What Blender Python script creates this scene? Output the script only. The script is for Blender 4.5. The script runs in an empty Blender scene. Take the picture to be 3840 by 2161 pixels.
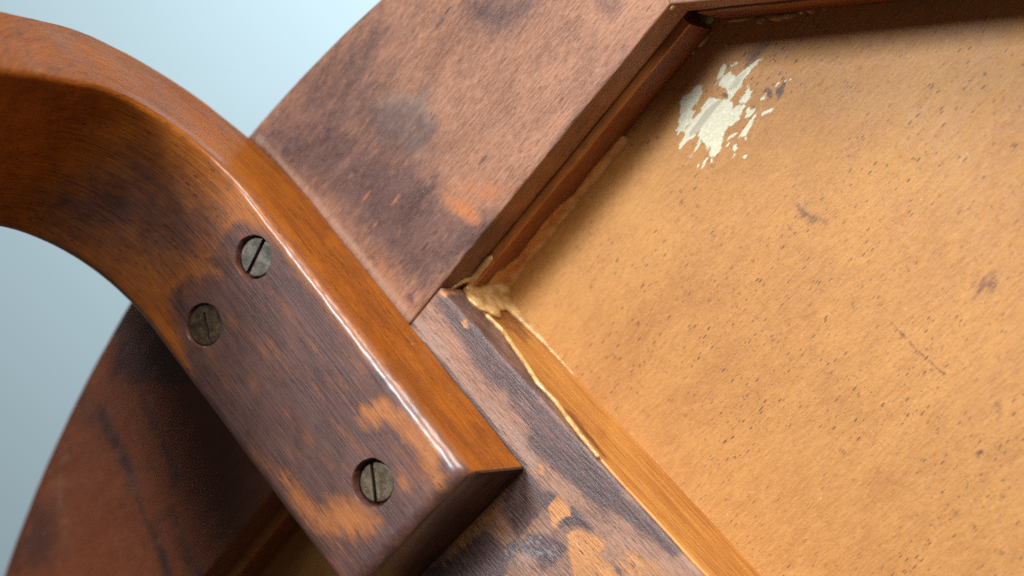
import bpy, bmesh, math, random
import numpy as np
from mathutils import Matrix, Vector, noise as mnoise

# ------------------------------------------------------------------ stool frame
# x = across the rim plank towards the seat centre, y = along the rim plank, z = out of the underside (all mm)
RV = np.array([-2.6922, -1.0697, 0.6929])
TV = np.array([-15.8112, -0.1429, 437.1091])
FPX = 7561.5
th = np.linalg.norm(RV); k = RV / th
K = np.array([[0, -k[2], k[1]], [k[2], 0, -k[0]], [-k[1], k[0], 0]])
R = np.eye(3) + np.sin(th) * K + (1 - np.cos(th)) * K @ K
CAM = -R.T @ TV
HEIGHT = 1.2
C0 = np.array([[1, 0, 0], [0, 0, 1], [0, -1, 0]])
RW = C0 @ R
ROOT_LOC = Vector((C0 @ TV) * 0.001) + Vector((0, 0, HEIGHT))
ROOT_MAT = Matrix.Translation(ROOT_LOC) @ Matrix([list(r) for r in RW]).to_4x4()


def un(x, y, n=0.0):
    d = R.T @ np.array([(x - 1920) / FPX, (y - 1080.5) / FPX, 1])
    return (CAM + (n - CAM[2]) / d[2] * d)


def to_world(v, u, n):
    return ROOT_MAT @ Vector((v * .001, u * .001, n * .001))


sc = bpy.context.scene
# ------------------------------------------------------------------ camera
cam = bpy.data.cameras.new('camera')
cam_o = bpy.data.objects.new('camera', cam)
sc.collection.objects.link(cam_o)
cam.sensor_width = 36
cam.lens = FPX / 3840 * 36
cam.clip_start = .01
cam.clip_end = 50
cam_o.location = (0, 0, HEIGHT)
cam_o.rotation_euler = (math.radians(90), 0, 0)
cam.dof.use_dof = True
cam.dof.focus_distance = .424
cam.dof.aperture_fstop = 7.5
sc.camera = cam_o
# ------------------------------------------------------------------ light
W = bpy.data.worlds.new('World')
sc.world = W
W.use_nodes = True
bg = W.node_tree.nodes['Background']
bg.inputs[0].default_value = (1, .93, .86, 1)
bg.inputs[1].default_value = .082
sc.cycles.use_denoising = False
sc.cycles.use_adaptive_sampling = False
sc.view_settings.view_transform = 'Standard'
sc.view_settings.look = 'None'
sc.view_settings.exposure = 0
sc.view_settings.gamma = 1


def area(name, pos, target, size, power, col, shape='SQUARE', size_y=None):
    l = bpy.data.lights.new(name, 'AREA')
    l.energy = power
    l.color = col
    l.shape = 'RECTANGLE' if size_y else shape
    l.size = size
    if size_y: l.size_y = size_y
    o = bpy.data.objects.new(name, l)
    sc.collection.objects.link(o)
    o.location = pos
    o.rotation_euler = (target - pos).to_track_quat('-Z', 'Y').to_euler()
    return o


tgt = to_world(76, 58, 0)
key = area('window_light', to_world(25 - 345, 10 + 215, 930), tgt, .24, .67, (.88, .945, 1))
key.data.spread = math.radians(36)
side = area('side_light', to_world(-60, 580, 330), to_world(70, 20, 0), .30, 0.72, (1, .96, .90))
side.data.spread = math.radians(60)
area('wall_fill', Vector((.25, 1.15, 2.0)), Vector((.06, 2.0, 1.5)), .8, 19.5, (.88, .96, 1))  # added lamp without a seen source, brightens the backdrop


# ------------------------------------------------------------------ mask shapes
def sdf(P, poly):
    """signed distance (inside positive) of points P to a polygon"""
    poly = np.asarray(poly, float)
    d = np.full(len(P), 1e9)
    ins = np.zeros(len(P), bool)
    for i in range(len(poly)):
        a = poly[i]; b = poly[(i + 1) % len(poly)]
        e = b - a; w = P - a
        t = np.clip((w @ e) / (e @ e + 1e-12), 0, 1)
        q = w - t[:, None] * e
        d = np.minimum(d, (q ** 2).sum(1))
        c = (a[1] <= P[:, 1]) != (b[1] <= P[:, 1])
        with np.errstate(divide='ignore', invalid='ignore'):
            xi = a[0] + (P[:, 1] - a[1]) * e[0] / (e[1] if e[1] else 1e-12)
        ins ^= c & (P[:, 0] < xi)
    d = np.sqrt(d)
    return np.where(ins, d, -d)


def ray(x, y, ax, val):
    d = R.T @ np.array([(x - 1920) / FPX, (y - 1080.5) / FPX, 1])
    return CAM + (val - CAM[ax]) / d[ax] * d


def px(pts, n, src=(0, 0, 1.0)):
    ox, oy, s = src
    return [tuple(un(ox + x / s, oy + y / s, n)[:2]) for x, y in pts]


FULL = (0, 0, 1.0)
MAIN = (0, 0, 2576 / 3840)
R2 = (1280, 0, 2.0125)
R4 = (0, 720, 2.0125)
R5 = (1280, 720, 2.0125)
R6 = (2560, 720, 2.0125)
R7 = (0, 1440, 2.011)
R8 = (1280, 1440, 2.011)
R9 = (2560, 1440, 2.011)
SCAR = (2500, 180, 3.021)


def masks(P2, shapes):
    """shapes: (channel, amount, softness mm, polygon in mm). 4 channels: stain, bare, bloom, scar"""
    out = np.zeros((len(P2), 4))
    for ch, amt, soft, poly in shapes:
        m = np.clip(.5 + sdf(P2, poly) / (2 * soft), 0, 1) * amt
        out[:, ch] = np.maximum(out[:, ch], m)
    return out


# ------------------------------------------------------------------ mesh helpers
def set_attr(me, masks4=None, wc=None):
    n = len(me.vertices)
    if masks4 is not None:
        a = me.color_attributes.new('wear', 'FLOAT_COLOR', 'POINT')
        a.data.foreach_set('color', np.ascontiguousarray(masks4, dtype=np.float32).ravel())
    if wc is not None:
        a = me.attributes.new('grain', 'FLOAT_VECTOR', 'POINT')
        a.data.foreach_set('vector', np.ascontiguousarray(wc, dtype=np.float32).ravel())


def verts_mm(me):
    co = np.empty(len(me.vertices) * 3, dtype=np.float32)
    me.vertices.foreach_get('co', co)
    return co.reshape(-1, 3).astype(float) * 1000


def make(name, verts, faces, mat, parent, angle=35, label=None):
    me = bpy.data.meshes.new(name)
    me.from_pydata([tuple(np.asarray(v) * .001) for v in verts], [], faces)
    me.update()
    bm = bmesh.new(); bm.from_mesh(me)
    bmesh.ops.recalc_face_normals(bm, faces=bm.faces)
    bm.to_mesh(me); bm.free()
    return link(name, me, mat, parent, angle, label)


def link(name, me, mat, parent, angle=35, label=None):
    for p in me.polygons: p.use_smooth = True
    me.set_sharp_from_angle(angle=math.radians(angle))
    if mat: me.materials.clear(); me.materials.append(mat)
    o = bpy.data.objects.new(name, me)
    sc.collection.objects.link(o)
    o.parent = parent
    if label: o['label'] = label
    return o


def edge_steps(length, step, r):
    inner = [0, .12 * r, .3 * r, .55 * r, r]
    m = max(2, int((length - 2 * r) / step))
    mid = list(np.linspace(r, length - r, m + 1))[1:-1]
    return np.array(inner + mid + [length - x for x in reversed(inner)])


def drop(d, r):
    d = np.clip(d, 0, r)
    return r - np.sqrt(np.maximum(r * r - (r - d) ** 2, 0))


def slab(name, top, ntop, nbot, mat, parent, rows=6, label=None, wobble=.0):
    """top: array (I,J,2) of x,y; ntop (I,J) heights; nbot (I,J)"""
    I, J = top.shape[:2]
    V = []
    for i in range(I):
        for j in range(J):
            V.append([top[i, j, 0], top[i, j, 1], ntop[i, j]])
    F = []
    idx = lambda i, j: i * J + j
    for i in range(I - 1):
        for j in range(J - 1):
            F.append((idx(i, j), idx(i, j + 1), idx(i + 1, j + 1), idx(i + 1, j)))
    loop = [(0, j) for j in range(J)] + [(i, J - 1) for i in range(1, I)] + [(I - 1, j) for j in range(J - 2, -1, -1)] + [(i, 0) for i in range(I - 2, 0, -1)]
    prev = [idx(i, j) for i, j in loop]
    for rr in range(1, rows + 1):
        cur = []
        f = rr / rows
        for (i, j) in loop:
            cur.append(len(V))
            V.append([top[i, j, 0], top[i, j, 1], ntop[i, j] * (1 - f) + nbot[i, j] * f])
        for q in range(len(loop)):
            q2 = (q + 1) % len(loop)
            F.append((prev[q], prev[q2], cur[q2], cur[q]))
        prev = cur
    F.append(tuple(prev))
    if wobble:
        for v in V:
            w = mnoise.noise(Vector((v[0] * .09, v[1] * .09, v[2] * .09))) * wobble + mnoise.noise(Vector((v[0] * .6, v[1] * .6, v[2] * .6 + 9))) * wobble * .35
            w2 = mnoise.noise(Vector((v[0] * .12 + 40, v[1] * .12, v[2] * .12))) * wobble
            v[0] += w; v[1] += w2
    return make(name, V, F, mat, parent, label=label)


# ------------------------------------------------------------------ materials
class NT:
    def __init__(s, name):
        s.m = bpy.data.materials.new(name)
        s.m.use_nodes = True
        s.t = s.m.node_tree
        s.t.nodes.clear()
        s.out = s.t.nodes.new('ShaderNodeOutputMaterial')
        s.b = s.t.nodes.new('ShaderNodeBsdfPrincipled')
        s.t.links.new(s.b.outputs[0], s.out.inputs[0])

    def put(s, sock, v):
        if isinstance(v, bpy.types.NodeSocket): s.t.links.new(v, sock)
        elif v is not None: sock.default_value = v

    def math(s, op, a, b=None, c=None, clamp=False):
        n = s.t.nodes.new('ShaderNodeMath'); n.operation = op; n.use_clamp = clamp
        for i, v in enumerate((a, b, c)):
            if v is not None: s.put(n.inputs[i], v)
        return n.outputs[0]

    def mix(s, f, a, b, blend='MIX'):
        n = s.t.nodes.new('ShaderNodeMix'); n.data_type = 'RGBA'; n.blend_type = blend
        n.clamp_factor = True
        s.put(n.inputs[0], f)
        s.put(n.inputs[6], a if isinstance(a, bpy.types.NodeSocket) else (*a, 1))
        s.put(n.inputs[7], b if isinstance(b, bpy.types.NodeSocket) else (*b, 1))
        return n.outputs[2]

    def vscale(s, v, sc_, off=(0, 0, 0)):
        n = s.t.nodes.new('ShaderNodeVectorMath'); n.operation = 'MULTIPLY_ADD'
        s.put(n.inputs[0], v); n.inputs[1].default_value = sc_; n.inputs[2].default_value = off
        return n.outputs[0]

    def noise(s, v, sc_=(1, 1, 1), detail=3, rough=.5, off=(0, 0, 0), dist=0):
        n = s.t.nodes.new('ShaderNodeTexNoise'); n.noise_dimensions = '3D'
        s.put(n.inputs['Vector'], s.vscale(v, sc_, off))
        n.inputs['Scale'].default_value = 1
        n.inputs['Detail'].default_value = detail
        n.inputs['Roughness'].default_value = rough
        n.inputs['Distortion'].default_value = dist
        return n.outputs[0]

    def rng(s, v, a, b, c=0., d=1., smooth=True):
        n = s.t.nodes.new('ShaderNodeMapRange'); n.clamp = True
        if smooth: n.interpolation_type = 'SMOOTHSTEP'
        s.put(n.inputs[0], v)
        for i, x in enumerate((a, b, c, d)): s.put(n.inputs[i + 1], x)
        return n.outputs[0]

    def flecks(s, v, sc_, off, rmin, rmax, keep):
        """small dark dashes: sparse stretched cells; 0..1"""
        n = s.t.nodes.new('ShaderNodeTexVoronoi'); n.voronoi_dimensions = '3D'; n.feature = 'F1'
        s.put(n.inputs['Vector'], s.vscale(v, sc_, off)); n.inputs['Scale'].default_value = 1
        n.inputs['Randomness'].default_value = 1
        sep = s.t.nodes.new('ShaderNodeSeparateColor'); s.put(sep.inputs[0], n.outputs['Color'])
        rad = s.rng(sep.outputs[0], 0, 1, rmin, rmax, False)
        a = s.math('SUBTRACT', rad, n.outputs['Distance'])
        a = s.rng(a, 0, rmin * .8, 0, 1)
        k = s.math('LESS_THAN', sep.outputs[1], keep)
        return s.math('MULTIPLY', a, k)

    def attr(s, name):
        n = s.t.nodes.new('ShaderNodeAttribute'); n.attribute_name = name
        return n

    def bump(s, h, strength, dist):
        n = s.t.nodes.new('ShaderNodeBump'); n.inputs['Strength'].default_value = strength
        n.inputs['Distance'].default_value = dist
        s.put(n.inputs['Height'], h)
        s.put(s.b.inputs['Normal'], n.outputs[0])


def srgb(r, g, b):
    f = lambda c: ((c / 255 + .055) / 1.055) ** 2.4 if c > 10 else c / 255 / 12.92
    return (f(r), f(g), f(b))


def wood(name, lo, hi, stain, bare, bloom, fleck_amt=.6, fleck_keep=.5, fleck_sc=(.35, 1.3, 1.3), fibre=.35, rough=.42,
         mottling=.5, spec=.5, gsc=(.12, 3.2, 3.2), bump=.5, coat=0., speck=.35, raw=0., base_stain=0., mscale=.16, soft=.2, endgrain=False, mid=(.28, 1.0, 1.0), midc=.5, bareamt=.85, varnish=None, ragk=.7, stainamt=.88, edgecoat=False, scuff=False, bigc=1.0):
    s = NT(name)
    g = s.attr('grain').outputs['Vector']
    w = s.attr('wear')
    sep = s.t.nodes.new('ShaderNodeSeparateColor'); s.put(sep.inputs[0], w.outputs['Color'])
    S0, O0, G0 = sep.outputs[0], sep.outputs[1], sep.outputs[2]
    P0 = w.outputs['Alpha']
    big = s.noise(g, (.018, .05, .05), 4, .6)
    mot = s.noise(g, (mscale * .6, mscale, mscale), 6, .62, (7, 3, 1), .6)
    fib = s.noise(g, gsc, 4, .6, (3, 11, 5))
    midg = s.noise(g, mid, 4, .6, (23, 1, 15), .15)
    fin = s.noise(g, (gsc[0] * 5, gsc[1] * 1.7, gsc[2] * 1.7), 3, .7, (13, 1, 8))
    rag = s.noise(g, (.16, .62, .62), 7, .68, (31, 4, 2), .2)
    rag2 = s.noise(g, (.45, 2.4, 2.4), 4, .7, (1, 44, 2))
    ragged = s.math('ADD', s.math('MULTIPLY', s.math('SUBTRACT', rag, .5), 1.7), s.math('MULTIPLY', s.math('SUBTRACT', rag2, .5), .8))
    t = s.math('ADD', s.math('MULTIPLY', s.math('SUBTRACT', big, .5), bigc), s.math('MULTIPLY', s.math('SUBTRACT', mot, .5), 1.6 * mottling))
    t = s.math('ADD', t, s.math('MULTIPLY', s.math('SUBTRACT', fib, .5), fibre * 2.2))
    t = s.math('ADD', t, s.math('MULTIPLY', s.math('SUBTRACT', midg, .5), 2.0 * midc))
    t = s.math('ADD', t, .5)
    col = s.mix(s.rng(t, 0, 1), lo, hi)
    if varnish:
        col = s.mix(s.rng(P0, .1, .9), col, s.mix(s.rng(t, .1, .9), tuple(c * .55 for c in varnish), varnish))  # reddish brown tint set by the last mask channel
    # bloom (greyish dull film, and the panel's painted gloss)
    gm = s.rng(s.math('ADD', G0, s.math('MULTIPLY', ragged, .6)), .25, .85)
    gm = s.math('MULTIPLY', gm, s.rng(G0, .02, .2))
    if not edgecoat: col = s.mix(s.math('MULTIPLY', gm, .75), col, bloom)
    # dark varnish residue
    sm = s.math('ADD', s.math('ADD', S0, base_stain), s.math('MULTIPLY', ragged, ragk))
    sm = s.rng(sm, .5 - soft, .5 + soft)
    sm = s.math('MULTIPLY', sm, s.rng(s.math('ADD', S0, base_stain), .02, .2))
    om = s.math('ADD', O0, s.math('MULTIPLY', ragged, ragk * .85))
    om = s.math('MULTIPLY', s.rng(om, .52 - soft * .7, .52 + soft * .7), s.rng(O0, .02, .2))
    om = s.math('MULTIPLY', om, bareamt)
    sm = s.math('MULTIPLY', sm, s.math('SUBTRACT', 1, om))
    stain_v = s.mix(s.rng(s.math('ADD', s.math('MULTIPLY', mot, .55), s.math('MULTIPLY', midg, .45)), .36, .64), tuple(c * .62 for c in stain), tuple(min(1, c * 1.35) for c in stain))
    pale_mot = s.noise(g, (.07, .28, .28), 6, .7, (5, 9, 22))
    if varnish: stain_v = s.mix(s.math('MULTIPLY', s.rng(P0, .1, .9), .8), stain_v, srgb(60, 38, 32))
    stain_v = s.mix(s.math('MULTIPLY', s.rng(pale_mot, .5, .72), .30), stain_v, hi)  # paler wood tone mixed at random into the stain
    col = s.mix(s.math('MULTIPLY', sm, stainamt), col, stain_v)
    bare_v = s.mix(s.rng(fib, .3, .7), tuple(c * .72 for c in bare), bare)
    bare_v = s.mix(s.math('MULTIPLY', s.rng(mot, .42, .7), .45), bare_v, lo)
    col = s.mix(om, col, bare_v)
    if endgrain:
        lam = s.noise(g, (.2, .10, 3.2), 4, .6, (2, 2, 2))
        col = s.mix(s.rng(P0, .3, .7), col, s.mix(s.rng(lam, .42, .64), srgb(44, 26, 18), srgb(100, 64, 42)))  # laminated end grain, darkened further for the shade on the end face
    if scuff:
        sc_ = s.rng(s.math('ADD', s.noise(g, (.8, 2.6, 2.6), 5, .75, (4, 4, 4)), s.math('MULTIPLY', P0, .16)), .66, .74)
        col = s.mix(s.math('MULTIPLY', s.math('MULTIPLY', sc_, s.rng(P0, .1, .6)), .45), col, srgb(160, 164, 172))
    # scratches of fibre
    dk = s.rng(fin, .30, .46, .45, 0)
    col = s.mix(s.math('MULTIPLY', dk, fibre * 1.6), col, tuple(c * .35 for c in lo))
    # pores
    if fleck_amt:
        dens = s.rng(s.noise(g, (.03, .05, .05), 4, .6, (50, 2, 3)), .36, .60, .3, 1)
        f1 = s.flecks(g, fleck_sc, (3, 7, 2), .06, .34, fleck_keep)
        f2 = s.flecks(g, tuple(x * 2.1 for x in fleck_sc), (13, 17, 5), .10, .34, min(1, fleck_keep * 1.5))
        f = s.math('MAXIMUM', f1, s.math('MULTIPLY', f2, .75))
        f = s.math('MAXIMUM', f, s.math('MULTIPLY', s.flecks(g, (fleck_sc[0] * .45, fleck_sc[1] * 1.5, fleck_sc[2] * 1.5), (33, 7, 15), .05, .26, .35), .5))
        f = s.math('MULTIPLY', s.math('MULTIPLY', f, dens), fleck_amt)
        col = s.mix(f, col, tuple(c * .35 + .006 for c in stain))
    # scar: torn veneer showing pale wood
    pm_a = s.math('ADD', P0, s.math('MULTIPLY', s.math('ADD', s.math('SUBTRACT', rag2, .5), s.math('MULTIPLY', s.math('SUBTRACT', rag, .5), .6)), raw))
    pm = s.math('MULTIPLY', s.rng(pm_a, .44, .58), s.rng(P0, .02, .12)) if raw else None
    if raw:
        pc = s.mix(s.rng(fin, .35, .7), srgb(206, 198, 164), srgb(230, 225, 200))
        pc = s.mix(s.math('MULTIPLY', s.rng(G0, .3, .7), .7), pc, srgb(170, 158, 140))
        pc = s.mix(s.math('MULTIPLY', s.flecks(g, (.5, 1.2, 1), (1, 2, 3), .1, .2, .5), .5), pc, srgb(190, 160, 105))
        col = s.mix(pm, col, pc)
    # dust specks
    if speck:
        sp = s.flecks(g, (.22, .22, .22), (9, 9, 9), .022, .05, .5)
        sp = s.math('MAXIMUM', sp, s.flecks(g, (.5, .5, .5), (2, 19, 9), .03, .06, .22))
        col = s.mix(s.math('MULTIPLY', sp, speck), col, (.75, .72, .65))
    s.put(s.b.inputs['Base Color'], col)
    r = s.rng(mot, .3, .7, rough - .07, rough + .10, False)
    r = s.math('ADD', r, s.math('MULTIPLY', gm, .12))
    r = s.math('SUBTRACT', r, s.math('MULTIPLY', sm, .03))
    if raw: r = s.math('ADD', r, s.math('MULTIPLY', pm, .25))
    s.put(s.b.inputs['Roughness'], r)
    s.b.inputs['Specular IOR Level'].default_value = spec
    s.b.inputs['Coat Weight'].default_value = coat
    if edgecoat:
        brk = s.rng(s.noise(g, (.35, 2.6, 2.6), 5, .72, (9, 2, 6)), .34, .58, .4, 1.)
        s.put(s.b.inputs['Coat Weight'], s.math('MULTIPLY', s.math('MULTIPLY', G0, coat), brk))
        s.put(s.b.inputs['Specular IOR Level'], s.math('MULTIPLY_ADD', G0, .32, .14))
    s.b.inputs['Coat Roughness'].default_value = .29
    h = s.math('ADD', s.math('MULTIPLY', fib, .8), s.math('MULTIPLY', fin, .55))
    h = s.math('ADD', h, s.math('ADD', s.math('MULTIPLY', mot, .7), s.math('MULTIPLY', midg, 1.3)))
    h = s.math('ADD', h, s.math('MULTIPLY', sm, .12))
    if raw: h = s.math('SUBTRACT', h, s.math('MULTIPLY', pm, .9))
    s.bump(h, bump, .00022)
    return s.m


STAIN = srgb(84, 58, 60)
BARE = srgb(214, 132, 62)
BLOOM = srgb(168, 140, 122)
M_rim = wood('rim_plank_wood', srgb(112, 72, 52), srgb(176, 124, 94), srgb(80, 56, 54), srgb(200, 120, 66), srgb(176, 150, 132), fleck_amt=.7, fleck_keep=.16,
             fleck_sc=(.22, .9, .9), fibre=.42, rough=.45, mottling=.42, bump=.6, base_stain=.07, soft=.40, midc=.62, mid=(.45, 2.2, 2.2), ragk=.68,
             stainamt=.86, varnish=srgb(128, 66, 36))
M_cross = wood('cross_rail_wood', srgb(108, 72, 56), srgb(166, 122, 98), srgb(80, 60, 60), srgb(216, 144, 78), srgb(160, 132, 116), fleck_amt=.8, fleck_keep=.5,
               fleck_sc=(.30, 1.8, 1.8), fibre=.42, rough=.42, mottling=.9, bump=.8, base_stain=.12, soft=.28, mid=(.3, 1.8, 1.8), midc=.5, ragk=.75, scuff=True)
M_leg = wood('leg_wood', srgb(118, 58, 10), srgb(184, 104, 26), srgb(80, 55, 53), srgb(190, 116, 60), BLOOM, fleck_amt=.75, fleck_keep=.5,
             fleck_sc=(.35, 1.3, 1.3), fibre=.34, rough=.40, mottling=.6, bump=.42, coat=1., soft=.36, endgrain=True, bareamt=.74, edgecoat=True, stainamt=.92,
             mid=(.05, 2.0, 2.0), midc=.42, gsc=(.07, 3.4, 3.4), ragk=.58)
M_inner = wood('rail_wood', srgb(100, 50, 24), srgb(146, 82, 42), srgb(56, 32, 20), BARE, BLOOM, fleck_amt=.3, fleck_keep=.2, fibre=.32, rough=.45, bump=.5)
M_shaderail = wood('shaded_rail_wood', srgb(70, 28, 10), srgb(110, 50, 20), srgb(40, 20, 12), BARE, BLOOM, fleck_amt=.3, fleck_keep=.2, fibre=.32, rough=.5, bump=.5)  # rail wood again, darkened for the shade on the upper rail
M_orange = wood('varnished_rail_wood', srgb(158, 92, 28), srgb(206, 144, 68), srgb(112, 62, 28), BARE, BLOOM, fleck_amt=.3, fleck_keep=.2, fibre=.7,
                rough=.38, bump=.6, gsc=(.05, 3.4, 3.4), mid=(.03, 1.3, 1.3), midc=.7)
M_panel = wood('seat_panel_wood', srgb(158, 102, 44), srgb(192, 136, 70), srgb(98, 62, 48), BARE, srgb(196, 152, 108), fleck_amt=.82, fleck_keep=.5,
               fleck_sc=(.46, 1.7, 1.7), fibre=.24, rough=.5, mottling=.4, bump=.5, bigc=.7, raw=1.35, gsc=(.35, 2.2, 2.2), mscale=.10, mid=(.45, 1.3, 1.3), midc=.35)


def glue_mat(name='dried_glue', a=srgb(166, 124, 72), b=srgb(212, 174, 116), sss=.3):
    s = NT(name)
    tc = s.t.nodes.new('ShaderNodeTexCoord').outputs['Object']
    n = s.noise(tc, (400, 400, 400), 4, .6)
    s.put(s.b.inputs['Base Color'], s.mix(s.rng(n, .35, .65), a, b))
    s.b.inputs['Roughness'].default_value = .2
    s.b.inputs['Subsurface Weight'].default_value = sss
    s.b.inputs['Subsurface Radius'].default_value = (1, .6, .3)
    s.b.inputs['Subsurface Scale'].default_value = .001
    s.bump(n, .2, .0001)
    return s.m


def screw_mat(name, a, b):
    s = NT(name)
    tc = s.t.nodes.new('ShaderNodeTexCoord').outputs['Object']
    n = s.noise(tc, (450, 450, 450), 5, .6)
    n2 = s.noise(tc, (2600, 2600, 2600), 3, .7)
    c = s.mix(s.rng(n, .35, .65), a, b)
    c = s.mix(s.math('MULTIPLY', s.rng(n2, .55, .75), .5), c, srgb(170, 166, 156))
    s.put(s.b.inputs['Base Color'], c)
    s.b.inputs['Metallic'].default_value = .35
    s.b.inputs['Roughness'].default_value = .5
    s.bump(s.math('ADD', n, s.math('MULTIPLY', n2, .6)), .6, .00015)
    return s.m


def slot_mat():
    s = NT('slot_dirt')
    tc = s.t.nodes.new('ShaderNodeTexCoord').outputs['Object']
    n = s.noise(tc, (1500, 1500, 1500), 3, .6)
    s.put(s.b.inputs['Base Color'], s.mix(n, srgb(28, 16, 8), srgb(66, 44, 26)))
    s.b.inputs['Roughness'].default_value = .8
    return s.m


def wall_mat():
    s = NT('wall_paint')
    tc = s.t.nodes.new('ShaderNodeTexCoord').outputs['Object']
    n = s.noise(tc, (2, 2, 2), 3, .5)
    s.put(s.b.inputs['Base Color'], s.mix(n, srgb(204, 226, 234), srgb(212, 232, 239)))
    s.b.inputs['Roughness'].default_value = .8
    s.bump(s.noise(tc, (300, 300, 300), 3, .5), .1, .0005)
    return s.m


M_glue = glue_mat(); M_film = glue_mat('glue_film', srgb(186, 130, 72), srgb(212, 160, 98), .1); M_screw = screw_mat('aged_screw_metal', srgb(76, 60, 42), srgb(112, 96, 74)); M_screw0 = screw_mat('grey_screw_metal', srgb(86, 80, 70), srgb(126, 120, 110)); M_screw2 = screw_mat('clogged_screw_metal', srgb(58, 44, 28), srgb(92, 74, 52)); M_slot = slot_mat(); M_wall = wall_mat()

# ------------------------------------------------------------------ background wall
me = bpy.data.meshes.new('wall')
me.from_pydata([(-3, 2.0, -.6), (5, 2.0, -.6), (5, 2.0, 4.4), (-3, 2.0, 4.4), (-3, 2.1, -.6), (5, 2.1, -.6), (5, 2.1, 4.4), (-3, 2.1, 4.4)], [],
               [(0, 1, 2, 3), (7, 6, 5, 4), (0, 4, 5, 1), (3, 2, 6, 7), (1, 5, 6, 2), (0, 3, 7, 4)])
wall = bpy.data.objects.new('wall', me); sc.collection.objects.link(wall); me.materials.append(M_wall)
wall['kind'] = 'structure'

# ------------------------------------------------------------------ stool
stool = bpy.data.objects.new('stool', None)
sc.collection.objects.link(stool)
stool.empty_display_size = .05
stool.matrix_world = ROOT_MAT
stool['label'] = 'round wooden stool seen from its worn underside, bent leg held by three screws'
stool['category'] = 'stool'

OC = np.array([248.0, -23.5])   # octagon centre
HS = 102.7
CC = np.array([248.0, -27.0]); CR = 309.5


def on_circle(p, d):
    w = p - CC
    b = w @ d; c = w @ w - CR * CR
    return p + d * (-b + math.sqrt(b * b - c))


def rot2(p, a):
    c, s = math.cos(a), math.sin(a)
    q = np.asarray(p) - OC
    return np.stack([q[..., 0] * c - q[..., 1] * s, q[..., 0] * s + q[..., 1] * c], -1) + OC


S, O, G, P = 0, 1, 2, 3
Z1 = (900, 420, 2.417)


def streak(a, b, w):
    a = np.array(a, float); b = np.array(b, float); d = b - a; n = np.array([-d[1], d[0]]) / np.linalg.norm(d) * w / 2
    m = (a + b) / 2
    return [tuple(a), tuple(m + n), tuple(b), tuple(m - n)]


def spot(x, y, r):
    return [(x + r * math.cos(q), y + r * math.sin(q)) for q in np.linspace(0, 2 * math.pi, 8)[:-1]]


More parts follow.
